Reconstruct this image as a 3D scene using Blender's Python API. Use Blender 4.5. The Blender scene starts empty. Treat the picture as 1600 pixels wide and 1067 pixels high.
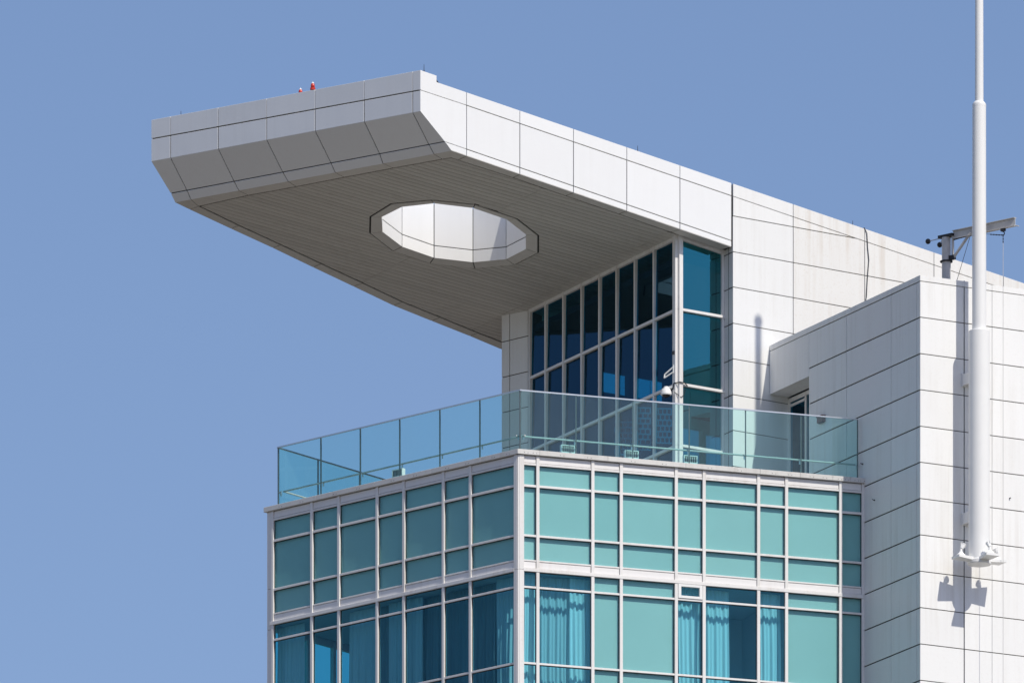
import bpy, math, random
from mathutils import Vector, geometry
random.seed(7)
R = math.radians
sc = bpy.context.scene
col = sc.collection

# ------------------------------------------------------------------ camera, sky, sun, exposure
cam = bpy.data.cameras.new('camera'); co = bpy.data.objects.new('camera', cam); col.objects.link(co)
cam.sensor_fit = 'HORIZONTAL'; cam.sensor_width = 36.0; cam.lens = 405.0
cam.shift_x = 0.0; cam.shift_y = 2.8022
cam.clip_start = 5.0; cam.clip_end = 30000.0
co.location = (-0.178, -360.0, 1.7); co.rotation_euler = (R(90), 0, 0)
sc.camera = co

SUN_AZ, SUN_EL = 51.7, 49.0          # degrees towards the viewer from the right, and up
sdir = Vector((math.cos(R(SUN_AZ))*math.cos(R(SUN_EL)), -math.sin(R(SUN_AZ))*math.cos(R(SUN_EL)), math.sin(R(SUN_EL))))
w = bpy.data.worlds.new('World'); sc.world = w; w.use_nodes = True
nt = w.node_tree; nt.nodes.clear()
sky = nt.nodes.new('ShaderNodeTexSky'); sky.sky_type = 'NISHITA'; sky.sun_disc = False
sky.sun_elevation = R(SUN_EL); sky.sun_rotation = math.atan2(sdir.x, sdir.y)
sky.altitude = 50; sky.air_density = 1.0; sky.dust_density = 1.0; sky.ozone_density = 5.0
bg = nt.nodes.new('ShaderNodeBackground'); bg.inputs['Strength'].default_value = 0.117
wo = nt.nodes.new('ShaderNodeOutputWorld')
tint = nt.nodes.new('ShaderNodeMix'); tint.data_type = 'RGBA'; tint.blend_type = 'MULTIPLY'; tint.inputs[0].default_value = 1.0
tint.inputs[7].default_value = (1.10, 1.0, 1.02, 1)                  # white balance of the whole sky
nt.links.new(sky.outputs[0], tint.inputs[6]); nt.links.new(tint.outputs[2], bg.inputs[0]); nt.links.new(bg.outputs[0], wo.inputs[0])

sl = bpy.data.lights.new('sun', 'SUN'); so = bpy.data.objects.new('sun', sl); col.objects.link(so)
sl.energy = 3.95; sl.angle = R(0.53); sl.color = (1.0, 0.945, 0.835)
so.rotation_euler = sdir.to_track_quat('Z', 'Y').to_euler(); so.location = (60, -80, 160)

vs = sc.view_settings; vs.view_transform = 'Standard'; vs.look = 'None'; vs.exposure = 0.0; vs.gamma = 1.0
vs.use_curve_mapping = False
sc.render.engine = 'CYCLES'
cy = sc.cycles
cy.max_bounces = 14; cy.transparent_max_bounces = 32; cy.diffuse_bounces = 5; cy.glossy_bounces = 5
cy.use_denoising = True; cy.caustics_reflective = False; cy.caustics_refractive = False

# ------------------------------------------------------------------ materials
def newmat(name):
    m = bpy.data.materials.new(name); m.use_nodes = True
    n = m.node_tree; n.nodes.clear()
    out = n.nodes.new('ShaderNodeOutputMaterial')
    return m, n, out
def N(n, t, **k):
    x = n.nodes.new(t)
    for a, b in k.items():
        if a in x.inputs: x.inputs[a].default_value = b
        else: setattr(x, a, b)
    return x
def math_(n, op, a, b=None, clamp=False):
    x = n.nodes.new('ShaderNodeMath'); x.operation = op; x.use_clamp = clamp
    for i, v in enumerate((a, b)):
        if v is None: continue
        if isinstance(v, (int, float)): x.inputs[i].default_value = v
        else: n.links.new(v, x.inputs[i])
    return x.outputs[0]
def mixc(n, fac, a, b, blend='MIX'):
    x = n.nodes.new('ShaderNodeMix'); x.data_type = 'RGBA'; x.blend_type = blend
    if isinstance(fac, (int, float)): x.inputs[0].default_value = fac
    else: n.links.new(fac, x.inputs[0])
    for i, v in ((6, a), (7, b)):
        if isinstance(v, tuple): x.inputs[i].default_value = (*v, 1) if len(v) == 3 else v
        else: n.links.new(v, x.inputs[i])
    return x.outputs[2]
def ramp(n, v, a, b):
    x = n.nodes.new('ShaderNodeMapRange'); x.inputs[1].default_value = a; x.inputs[2].default_value = b
    n.links.new(v, x.inputs[0]); return x.outputs[0]
def pos(n, scale):
    g = n.nodes.new('ShaderNodeNewGeometry'); mp = n.nodes.new('ShaderNodeMapping')
    mp.inputs['Scale'].default_value = scale
    n.links.new(g.outputs['Position'], mp.inputs[0]); return mp.outputs[0]
def noise(n, vec, scale=1.0, detail=3.0, rough=.55):
    x = N(n, 'ShaderNodeTexNoise'); x.inputs['Scale'].default_value = scale
    x.inputs['Detail'].default_value = detail; x.inputs['Roughness'].default_value = rough
    n.links.new(vec, x.inputs['Vector']); return x.outputs['Fac']

def panel_mat(name, base, dirt, dirt_amt, rough=.38, spec=.35, rand=.05, warp=.35):
    """painted metal cladding: a small difference from sheet to sheet, rain streaks, slightly uneven sheet"""
    m, n, out = newmat(name)
    p = N(n, 'ShaderNodeBsdfPrincipled'); p.inputs['Roughness'].default_value = rough
    p.inputs['Specular IOR Level'].default_value = spec
    oi = n.nodes.new('ShaderNodeObjectInfo')
    k = math_(n, 'ADD', math_(n, 'MULTIPLY', oi.outputs['Random'], rand), 1 - rand)
    cb = N(n, 'ShaderNodeCombineColor'); [n.links.new(k, cb.inputs[i]) for i in range(3)]
    c = mixc(n, 1.0, base, cb.outputs[0], 'MULTIPLY')
    st = noise(n, pos(n, (5.0, 5.0, .22)), 1.0, 5.0, .6)
    bl = noise(n, pos(n, (.35, .35, .3)), 1.0, 3.0)
    d = math_(n, 'MULTIPLY', ramp(n, st, .46, .78), ramp(n, bl, .38, .70), True)
    c = mixc(n, math_(n, 'MULTIPLY', d, dirt_amt, True), c, dirt)
    fine = noise(n, pos(n, (14, 14, 14)), 1.0, 4.0)
    c = mixc(n, math_(n, 'MULTIPLY', ramp(n, fine, .55, .8), dirt_amt*.35, True), c, dirt)
    n.links.new(c, p.inputs['Base Color'])
    if warp:
        b = N(n, 'ShaderNodeBump'); b.inputs['Strength'].default_value = warp; b.inputs['Distance'].default_value = .02
        n.links.new(noise(n, pos(n, (1.1, 1.1, 1.1)), 1.0, 1.0), b.inputs['Height'])
        n.links.new(b.outputs[0], p.inputs['Normal'])
    n.links.new(p.outputs[0], out.inputs[0]); return m

def plain(name, base, rough=.6, metal=0.0, spec=.4, var=.12, scale=6.0, emit=None):
    m, n, out = newmat(name)
    p = N(n, 'ShaderNodeBsdfPrincipled'); p.inputs['Roughness'].default_value = rough
    p.inputs['Metallic'].default_value = metal; p.inputs['Specular IOR Level'].default_value = spec
    v = noise(n, pos(n, (scale,)*3), 1.0, 4.0)
    k = math_(n, 'ADD', math_(n, 'MULTIPLY', v, 2*var), 1 - var)
    cb = N(n, 'ShaderNodeCombineColor'); [n.links.new(k, cb.inputs[i]) for i in range(3)]
    n.links.new(mixc(n, 1.0, base, cb.outputs[0], 'MULTIPLY'), p.inputs['Base Color'])
    n.links.new(p.outputs[0], out.inputs[0]); return m

def glass_mat(name, tint, f0=.045, refl=(1, 1, 1), rough=.0, dust=0.0, dustc=(.75, .8, .8), wav=.0):
    """tinted float glass as a slab with two faces: tint is what the whole sheet lets through"""
    m, n, out = newmat(name)
    t = tuple(math.sqrt(v) for v in tint)
    tr = N(n, 'ShaderNodeBsdfTransparent')
    oi = n.nodes.new('ShaderNodeObjectInfo'); k = math_(n, 'ADD', math_(n, 'MULTIPLY', oi.outputs['Random'], .035), .965)
    cb = N(n, 'ShaderNodeCombineColor'); n.links.new(k, cb.inputs[0]); n.links.new(math_(n, 'ADD', math_(n, 'MULTIPLY', k, .5), .5), cb.inputs[1]); n.links.new(math_(n, 'ADD', math_(n, 'MULTIPLY', k, .4), .6), cb.inputs[2])
    n.links.new(mixc(n, 1.0, t, cb.outputs[0], 'MULTIPLY'), tr.inputs[0])
    gl = N(n, 'ShaderNodeBsdfGlossy'); gl.inputs['Roughness'].default_value = rough; gl.inputs['Color'].default_value = (*refl, 1)
    lw = N(n, 'ShaderNodeLayerWeight'); lw.inputs['Blend'].default_value = .5
    if wav:
        b = N(n, 'ShaderNodeBump'); b.inputs['Strength'].default_value = wav; b.inputs['Distance'].default_value = .01
        n.links.new(noise(n, pos(n, (.9, .9, .6)), 1.0, 1.0), b.inputs['Height'])
        n.links.new(b.outputs[0], gl.inputs['Normal'])
    f = math_(n, 'POWER', lw.outputs['Facing'], 5.0)
    f = math_(n, 'ADD', math_(n, 'MULTIPLY', f, 1 - f0), f0)
    g = n.nodes.new('ShaderNodeNewGeometry')
    f = math_(n, 'MULTIPLY', f, math_(n, 'SUBTRACT', 1.0, g.outputs['Backfacing']))
    mx = N(n, 'ShaderNodeMixShader'); n.links.new(f, mx.inputs[0]); n.links.new(tr.outputs[0], mx.inputs[1]); n.links.new(gl.outputs[0], mx.inputs[2])
    last = mx.outputs[0]
    if dust:
        di = N(n, 'ShaderNodeBsdfDiffuse'); di.inputs[0].default_value = (*dustc, 1)
        m2 = N(n, 'ShaderNodeMixShader')
        nz = noise(n, pos(n, (1.5, 1.5, .5)), 1.0, 4.0)
        fd = math_(n, 'MULTIPLY', math_(n, 'MULTIPLY', nz, 2*dust), math_(n, 'SUBTRACT', 1.0, g.outputs['Backfacing']))
        n.links.new(fd, m2.inputs[0]); n.links.new(last, m2.inputs[1]); n.links.new(di.outputs[0], m2.inputs[2]); last = m2.outputs[0]
    n.links.new(last, out.inputs[0]); return m

def cloth_mat(name, c):
    m, n, out = newmat(name)
    a = N(n, 'ShaderNodeBsdfDiffuse'); a.inputs[0].default_value = (*c, 1)
    b = N(n, 'ShaderNodeBsdfTranslucent'); b.inputs[0].default_value = (*c, 1)
    mx = N(n, 'ShaderNodeMixShader'); mx.inputs[0].default_value = .3
    n.links.new(a.outputs[0], mx.inputs[1]); n.links.new(b.outputs[0], mx.inputs[2]); n.links.new(mx.outputs[0], out.inputs[0]); return m

M = {}
M['white'] = panel_mat('white_cladding', (.83, .83, .82), (.48, .43, .37), .34)
M['white_canopy'] = panel_mat('canopy_cladding', (.83, .83, .825), (.50, .46, .40), .12, rough=.28, spec=.75)
M['white_weathered'] = panel_mat('weathered_cladding', (.82, .81, .785), (.55, .46, .36), .85, warp=.2)
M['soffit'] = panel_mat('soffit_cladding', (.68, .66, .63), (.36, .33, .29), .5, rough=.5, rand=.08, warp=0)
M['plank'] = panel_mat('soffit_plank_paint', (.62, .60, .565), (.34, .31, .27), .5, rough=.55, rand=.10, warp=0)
M['frame'] = panel_mat('window_frame_paint', (.78, .765, .75), (.42, .33, .26), .55, rough=.35, rand=.04, warp=0)
M['band'] = panel_mat('white_band_paint', (.80, .785, .78), (.50, .43, .37), .3, rough=.4, rand=.04, warp=0)
M['coping'] = panel_mat('coping_metal', (.66, .65, .63), (.36, .33, .29), .6, rough=.45, rand=.08, warp=0)
M['core'] = plain('joint_gasket', (.035, .034, .034), rough=.8)
M['backing'] = plain('spandrel_backing', (.74, .76, .76), rough=.7, var=.07, scale=.7)
M['spandrel'] = glass_mat('spandrel_glass', (.555, .805, .80), .045, (.3, .8, 1), dust=.010, wav=.05)
M['vision'] = glass_mat('blue_vision_glass', (.51, .90, 1.0), .045, (.12, .7, 1), dust=.004, wav=.08)
M['pent_side'] = glass_mat('blue_glass_dim_reflection', (.05, .36, .52), .07, (.26, .56, .80), wav=.04)  # reflection weakened in the material, standing in for polarised sky light
M['pent_front'] = glass_mat('blue_glass_strong_reflection', (.06, .36, .50),   .25, (.15, .86, .98), dust=.006, wav=.10)  # same glass; brighter teal sky reflection put into its reflectance
M['rail_glass'] = glass_mat('green_rail_glass', (.69, .95, .935), .045, (.85, 1, 1), dust=.04, dustc=(.50, .74, .78))
M['end_glass'] = glass_mat('deep_blue_glass', (.22, .66, .66), .045, (.5, .8, 1))
M['steel'] = plain('stainless_steel', (.62, .63, .63), rough=.32, metal=.9, var=.05)
M['white_paint'] = plain('white_enamel', (.80, .80, .79), rough=.35, var=.03, scale=3)
M['grey_paint'] = plain('grey_galvanised', (.52, .51, .50), rough=.5, metal=.0, var=.15)
M['dark'] = plain('black_iron', (.025, .025, .028), rough=.5)
M['red_lens'] = plain('red_lens', (.55, .035, .015), rough=.2, spec=.6, var=.05)
M['concrete'] = plain('roof_screed', (.36, .35, .33), rough=.85)
M['interior'] = plain('interior_plaster', (.50, .53, .58), rough=.8, var=.05)
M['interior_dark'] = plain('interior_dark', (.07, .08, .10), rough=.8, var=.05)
M['curtain'] = cloth_mat('curtain_cloth', (.88, .88, .86))
M['curtain_shade_dark'] = cloth_mat('curtain_cloth_shade_dark', (.33, .34, .35))  # darkest copy of the curtain cloth, deep shade put into its colour
M['curtain_shade_mid'] = cloth_mat('curtain_cloth_shade_mid', (.68, .69, .69))  # dimmer copy of the curtain cloth, shade put into its colour
M['dark_steel'] = plain('dark_steel', (.13, .14, .15), rough=.45)
M['rust'] = plain('brown_lamp_housing', (.20, .10, .09), rough=.6)
M['ground'] = plain('city_ground', (.155, .14, .12), rough=.9, var=.2, scale=.01)
M['lower'] = plain('lower_glazing', (.10, .26, .28), rough=.1, spec=.6, var=.1, scale=.2)

# ------------------------------------------------------------------ helpers
WL = {}          # world location of each object
CACHE = {}
def root(name, loc, label, cat, group=None):
    o = bpy.data.objects.new(name, None); col.objects.link(o); o.location = loc; WL[o.name] = Vector(loc)
    o.empty_display_size = .3; o['label'] = label; o['category'] = cat
    if group: o['group'] = group
    return o
def build(name, V, F, mat, parent=None, smooth=False, kind=None, label=None, cat=None, group=None):
    V = [Vector(v) for v in V]
    lo = Vector([min(v[i] for v in V) for i in range(3)]); hi = Vector([max(v[i] for v in V) for i in range(3)])
    c = (lo + hi)/2
    if parent is None: c.z = lo.z
    loc = [(round(v.x-c.x, 4), round(v.y-c.y, 4), round(v.z-c.z, 4)) for v in V]
    mats = mat if isinstance(mat, list) else [mat]
    key = (tuple(m.name for m in mats), tuple(loc), tuple(tuple(f) for f in F))
    me = CACHE.get(key)
    if me is None:
        me = bpy.data.meshes.new(name); me.from_pydata(loc, [], [list(f) for f in F])
        for m in mats: me.materials.append(m)
        if smooth:
            for p in me.polygons: p.use_smooth = True
        me.update(); CACHE[key] = me
    o = bpy.data.objects.new(name, me); col.objects.link(o); WL[o.name] = c
    if parent: o.parent = parent; o.location = c - WL[parent.name]
    else: o.location = c
    if kind: o['kind'] = kind
    if label: o['label'] = label
    if cat: o['category'] = cat
    if group: o['group'] = group
    return o

class Face:
    """a vertical wall plane: s runs to the right along it, o is out of it towards the street"""
    def __init__(s, p, th):
        s.p = Vector((p[0], p[1])); a = R(th)
        s.u = Vector((math.cos(a), math.sin(a))); s.n = Vector((s.u.y, -s.u.x)); s.n3 = Vector((s.n.x, s.n.y, 0)); s.u3 = Vector((s.u.x, s.u.y, 0))
    def at(s, a, z, o=0.0):
        q = s.p + s.u*a + s.n*o; return Vector((q.x, q.y, z))

class MB:
    def __init__(s): s.V = []; s.F = []
    def add(s, V, F):
        k = len(s.V); s.V += [Vector(v) for v in V]; s.F += [[i+k for i in f] for f in F]; return s
    def prism(s, a, b):                                   # two matching outlines
        n = len(a); V = list(a)+list(b)
        F = [list(range(n))[::-1], list(range(n, 2*n))]+[[i, (i+1) % n, n+(i+1) % n, n+i] for i in range(n)]
        return s.add(V, F)
    def fbox(s, F, s0, s1, z0, z1, o0, o1):
        a = [F.at(x, z, o1) for x, z in ((s0, z0), (s1, z0), (s1, z1), (s0, z1))]
        b = [F.at(x, z, o0) for x, z in ((s0, z0), (s1, z0), (s1, z1), (s0, z1))]
        return s.prism(b, a)
    def ext(s, plan, z0, z1):
        return s.prism([Vector((x, y, z0)) for x, y in plan], [Vector((x, y, z1)) for x, y in plan])
    def tube(s, p, q, r0, r1=None, n=12, cap=True):
        p = Vector(p); q = Vector(q); r1 = r0 if r1 is None else r1
        d = (q-p).normalized(); a = d.orthogonal().normalized(); b = d.cross(a)
        A = [p+(a*math.cos(2*math.pi*i/n)+b*math.sin(2*math.pi*i/n))*r0 for i in range(n)]
        B = [q+(a*math.cos(2*math.pi*i/n)+b*math.sin(2*math.pi*i/n))*r1 for i in range(n)]
        F = [[i, (i+1) % n, n+(i+1) % n, n+i] for i in range(n)]
        if cap: F += [list(range(n))[::-1], list(range(n, 2*n))]
        return s.add(A+B, F)
    def path(s, pts, r, n=8):
        for i in range(len(pts)-1): s.tube(pts[i], pts[i+1], r, n=n)
        return s
    def lathe(s, c, prof, n=20, axis=(0, 0, 1)):
        c = Vector(c); d = Vector(axis).normalized(); a = d.orthogonal().normalized(); b = d.cross(a); V = []
        for r, h in prof:
            V += [c+d*h+(a*math.cos(2*math.pi*i/n)+b*math.sin(2*math.pi*i/n))*max(r, .0005) for i in range(n)]
        m = len(prof); F = []
        for j in range(m-1):
            F += [[j*n+i, j*n+(i+1) % n, (j+1)*n+(i+1) % n, (j+1)*n+i] for i in range(n)]
        F += [list(range(n))[::-1], [(m-1)*n+i for i in range(n)]]
        return s.add(V, F)
    def out(s, name, mat, parent=None, **k): return build(name, s.V, s.F, mat, parent, **k)

def newell(P):
    n = Vector((0, 0, 0))
    for i in range(len(P)):
        a, b = P[i], P[(i+1) % len(P)]
        n += Vector(((a.y-b.y)*(a.z+b.z), (a.z-b.z)*(a.x+b.x), (a.x-b.x)*(a.y+b.y)))
    return n.normalized()
def inset(P, n, d):
    """each edge of the flat outline P moved inward by its own d"""
    k = len(P); d = d if isinstance(d, (list, tuple)) else [d]*k; L = []
    for i in range(k):
        a, b = P[i], P[(i+1) % k]; e = (b-a).normalized(); L.append((a + n.cross(e)*d[i], e))
    Q = []
    for i in range(k):
        (p, e), (q, g) = L[i-1], L[i]
        den = e.cross(g).dot(n)
        if abs(den) < 1e-5: Q.append(q.copy())
        else: Q.append(p + e*((q-p).cross(g).dot(n)/den))
    return Q
def slab(name, P, toward, mat, parent, t=.03, gap=.012, ch=.005, **k):
    """one sheet or pane: outline P, pulled in by gap, t thick, with a small chamfer to the front"""
    P = [Vector(p) for p in P]
    n = newell(P)
    if n.dot(Vector(toward)) < 0:
        P = P[::-1]
        if isinstance(gap, (list, tuple)): gap = list(gap)[::-1]; gap = gap[1:]+gap[:1]
        n = newell(P)
    A = inset(P, n, gap) if gap else P
    m = len(A)
    B = inset(A, n, ch); A1 = [p - n*ch for p in A]; A2 = [p - n*t for p in A]
    V = B+A1+A2
    F = [list(range(m))]
    for j in (0, 1):
        F += [[j*m+i, (j+1)*m+i, (j+1)*m+(i+1) % m, j*m+(i+1) % m] for i in range(m)]
    F += [[2*m+i for i in range(m)][::-1]]
    return build(name, V, F, mat, parent, **k)
def rect(F, s0, s1, z0, z1, o=0.0): return [F.at(s0, z0, o), F.at(s1, z0, o), F.at(s1, z1, o), F.at(s0, z1, o)]
def clip(P, a, b, c):
    """2-D outline kept where a*s + b*z <= c"""
    Q = []
    for i in range(len(P)):
        p, q = P[i], P[(i+1) % len(P)]; fp, fq = a*p[0]+b*p[1]-c, a*q[0]+b*q[1]-c
        if fp <= 0: Q.append(p)
        if (fp < 0 < fq) or (fq < 0 < fp):
            t = fp/(fp-fq); Q.append((p[0]+(q[0]-p[0])*t, p[1]+(q[1]-p[1])*t))
    return Q

# ------------------------------------------------------------------ the place: wall planes of the building
copR, copL = Face((0, 0), 19.5), Face((0, 0), -44.0)
lowR, lowL = Face((.025, .115), 19.5), Face((.025, .115), -44.0)
towR, towL = Face((12.602, .684), 28.1), Face((12.602, .684), -63.0)
penR = Face((8.084, 9.552), 34.7); gpR = Face((6.612, 9.257), 34.7)
penL = Face((5.12, 8.224), -62.4); pier = Face((.388, 17.276), -44.0)
retF = Face(tuple(penR.at(-1.445, 0)[:2]), -62.5)
front = Face((-3.053, 1.831), -41.518)
balR, balL = Face((.07, .322), 19.5), Face((.07, .322), -44.0); balE = Face((-7.667, 7.793), 52.0)
GZ = 87.35                                                           # terrace floor
def zs(x, y): return 97.989 - .1121*(x+2.079) - .0699*(y-2.515)      # the canopy's sloping underside
def S3(p, dz=0.0): return Vector((p[0], p[1], zs(p[0], p[1])+dz))
SN = Vector((-.1121, -.0699, -1)).normalized()                       # its outward side, downwards

g = MB(); k = 96
g.add([(9000*math.cos(2*math.pi*i/k), 9000*math.sin(2*math.pi*i/k), 0) for i in range(k)], [list(range(k))])
g.out('ground', M['ground'], kind='structure')

bld = root('building', (4, 8, 0), 'white clad tower top with cantilevered winged roof above teal glazed storeys', 'building')

# ---- plain storeys below the picture
foot = [(-7.95, 7.70), (.03, .16), (10.9, 4.0), (16.0, 14.0), (10.0, 24.0), (.7, 18.9)]
MB().ext(foot, 0, 79.2).out('lower_storeys', M['lower'], bld)
MB().ext([tuple(towR.at(0.04, 0, -.06)[:2]), tuple(towR.at(9.5, 0, -.06)[:2]), tuple((towR.at(9.5, 0, -.06)+Vector((-3.3, 6.5, 0)))[:2]), tuple(towL.at(-7.3, 0, -.06)[:2])], 0, 79.15).out('lower_shaft', M['white'], bld)

# ================================================================== glazed storeys
Rm = [.636, 2.465, 3.413, 5.253, 6.186, 8.017, 8.959, 10.786, 11.551]
Lm = [-10.903, -9.132, -7.92, -6.207, -5.025, -3.28, -2.094]
ZB = 79.2
mb = MB()
mb.fbox(lowR, .0, 11.6, 84.30, 87.86, -.30, -.10)
mb.fbox(lowL, -11.1, -.0, 84.30, 87.86, -.301, -.101)
mb.fbox(lowR, 2.47, 5.24, ZB, 84.298, -.30, -.10)
mb.fbox(lowR, 8.97, 11.6, ZB, 84.298, -.30, -.10)
cw = mb.out('curtain_wall', M['backing'], bld)

ROWS = [('band_panel', 87.632, 87.866), ('spandrel_pane', 86.955, 87.570), ('spandrel_pane', 85.396, 86.882),
        ('spandrel_pane', 84.612, 85.330), ('band_panel', 84.352, 84.565), ('glass_pane', 83.785, 84.242),
        ('glass_pane', 81.410, 83.725), ('glass_pane', ZB, 81.350)]
def bays(F, edges, opaque, hopper=None):
    for b, (a0, a1) in enumerate(edges):
        for j, (nm, z0, z1) in enumerate(ROWS):
            if nm == 'band_panel':
                slab('band_panel', rect(F, a0+.052, a1-.052, z0, z1, -.004), F.n3, M['band'], cw, t=.04, gap=.012, ch=.004)
            else:
                op = nm == 'spandrel_pane' or b in opaque
                slab('spandrel_pane' if op else 'glass_pane', rect(F, a0+.02, a1-.02, z0-.02, z1+.02, -.035), F.n3,
                     M['spandrel'] if op else M['vision'], cw, t=.014, gap=0, ch=.002)
edR = list(zip([.07]+Rm[:-1], Rm)); edL = list(zip(Lm, Lm[1:]+[-.07]))
bays(lowR, edR, {2, 3, 7, 8}); bays(lowL, edL, set())
def mullion(F, s, wd=.105, o1=.035, nm='mullion'):
    for z0, z1 in ((ZB, 84.285), (84.291, 87.868)):
        slab(nm, rect(F, s-wd/2, s+wd/2, z0, z1, o1), F.n3, M['frame'], cw, t=.13, gap=0, ch=.008)
mb = MB()
for F, a, b in ((lowR, .06, 11.56), (lowL, -11.0, -.06)):
    for z0, z1 in ((87.60, 87.868), (84.33, 84.59)): mb.fbox(F, a, b, z0, z1, -.098, -.045)
mb.out('band_backing', M['core'], cw)
def gasket(F, s0, s1, z0, z1): MB().fbox(F, s0-.016, s1+.016, z0-.016, z1+.016, -.06, -.027).out('gasket', M['core'], cw)
for F, L_ in ((lowR, Rm), (lowL, Lm)):
    for s in L_:
        gasket(F, s-.0525, s+.0525, ZB, 84.27); gasket(F, s-.0524, s+.0524, 84.60, 87.60)
for z0, z1 in ((87.563, 87.630), (86.880, 86.957), (85.328, 85.398), (84.562, 84.614), (84.240, 84.350), (83.722, 83.788), (81.347, 81.413)):
    MB().fbox(lowR, .15, 11.55, z0-.018, z1+.004, -.061, -.026).out('gasket', M['core'], cw)
    MB().fbox(lowL, -10.99, -.15, z0-.018, z1+.004, -.061, -.026).out('gasket', M['core'], cw)
for s in Rm: mullion(lowR, s)
for s in Lm: mullion(lowL, s)
# corner post: two flats that meet at the corner, with a seam
for z0, z1 in ((ZB, 84.285), (84.291, 87.868)):
    for F, a, b in ((lowR, .012, .175), (lowL, -.175, -.012)):
        slab('corner_post', rect(F, a, b, z0, z1, .045), F.n3, M['frame'], cw, t=.14, gap=0, ch=.01)
    MB().fbox(lowR, -.03, .03, z0, z1, -.12, .034).out('corner_post', M['frame'], cw)
# left end return
for z0, z1 in ((ZB, 84.1), (84.11, 85.4), (85.41, 87.868)):
    slab('end_panel', rect(lowL, -11.15, -10.96, z0, z1, .01), lowL.n3, M['frame'], cw, t=.2, gap=.003, ch=.006)
for z0, z1, o in ((87.563, 87.630, .012), (86.880, 86.957, .02), (85.328, 85.398, .02), (84.562, 84.614, .012), (84.240, 84.350, .05), (83.722, 83.788, .02), (81.347, 81.413, .02)):
    slab('transom', rect(lowR, .15, 11.56, z0, z1, o), lowR.n3, M['frame'], cw, t=.11, gap=0, ch=.007)
    slab('transom', rect(lowL, -11.0, -.15, z0, z1, o), lowL.n3, M['frame'], cw, t=.11, gap=0, ch=.007)
# small top-hung window in the fifth bay of the sunny side
b0, b1 = Rm[3]+.06, Rm[4]-.06
for a in ((b0, b0+.10, 83.79, 84.24), (b1-.10, b1, 83.79, 84.24), (b0+.10, b1-.10, 83.79, 83.875), (b0+.10, b1-.10, 84.155, 84.24)):
    slab('opening_window_frame', rect(lowR, *a, .045), lowR.n3, M['white_paint'], cw, t=.09, gap=0, ch=.008)
# coping in lengths
def copings(F, cuts, sg):
    for a, b in zip(cuts[:-1], cuts[1:]):
        a2 = a; b2 = b
        slab('coping', rect(F, a2, b2, 87.872, 88.03, .006 if sg else .0), F.n3, M['coping'], cw, t=.42, gap=.003, ch=.006)
        for q in range(2):
            s = a+(b-a)*(.3+.4*q)
            MB().tube(F.at(s, 87.93, .004), F.at(s, 87.93, .012), .011, n=6).out('coping_screw', M['dark'], cw)
            MB().tube(F.at(s+.12, 87.925, .004), F.at(s+.12, 87.925, .012), .011, n=6).out('coping_screw', M['dark'], cw)
copings(copR, [.0, .73, 3.0, 5.6, 8.1, 9.45, 10.55, 11.15, 11.64], True)
copings(copL, [-11.28, -8.9, -6.3, -3.8, -1.6, .0], False)

# ---- inside of the glazed storey
foot_in = [(-7.75, 7.72), (.06, .50), (10.85, 4.32), (15.5, 14.0), (9.5, 23.5), (1.0, 18.7)]
MB().ext(foot_in, 84.27, 84.55).out('ceiling_slab', M['interior'], bld)
MB().ext(foot_in, 79.2, 79.4).out('floor_slab', M['interior'], bld)
p = MB()
p.fbox(lowR, 1.5, 11.3, 79.41, 84.26, -4.4, -4.2); p.fbox(lowR, 2.5, 2.65, 79.41, 84.26, -4.2, -.35); p.fbox(lowR, 5.05, 5.2, 79.41, 84.26, -4.2, -.35)
p.fbox(lowR, 9.05, 9.2, 79.41, 84.26, -4.2, -.35); p.fbox(lowL, -6.15, -6.0, 79.41, 84.26, -5.0, -.9); p.fbox(lowL, -6.15, -1.2, 79.41, 84.26, -5.2, -5.0)
p.out('partition_wall', M['interior'], bld)
# glazed end of the corner room, seen from inside through the second bay
endF = Face((-7.95, 7.85), 52.0)
for a, b in ((.15, 1.9), (1.98, 3.2), (3.3, 4.9), (5.0, 6.9)):
    slab('glass_pane', rect(endF, a, b, 79.4, 84.1, .0), -endF.n3, M['end_glass'], cw, t=.014, gap=0, ch=.002)
for a in (.1, 1.94, 3.25, 4.95, 6.95):
    slab('mullion', rect(endF, a-.07, a+.07, 79.4, 84.26, -.04), -endF.n3, M['frame'], cw, t=.14, gap=0, ch=.008)
slab('band_panel', rect(endF, .0, 9.0, 84.1, 87.86, -.02), -endF.n3, M['band'], cw, t=.1, gap=0)

# ---- terrace
MB().ext([(-7.55, 7.72), (.07, .44), (10.95, 4.35), (15.5, 14.0), (9.5, 23.0), (1.0, 18.6)], GZ-.25, GZ).out('terrace_floor', M['concrete'], bld)

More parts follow.
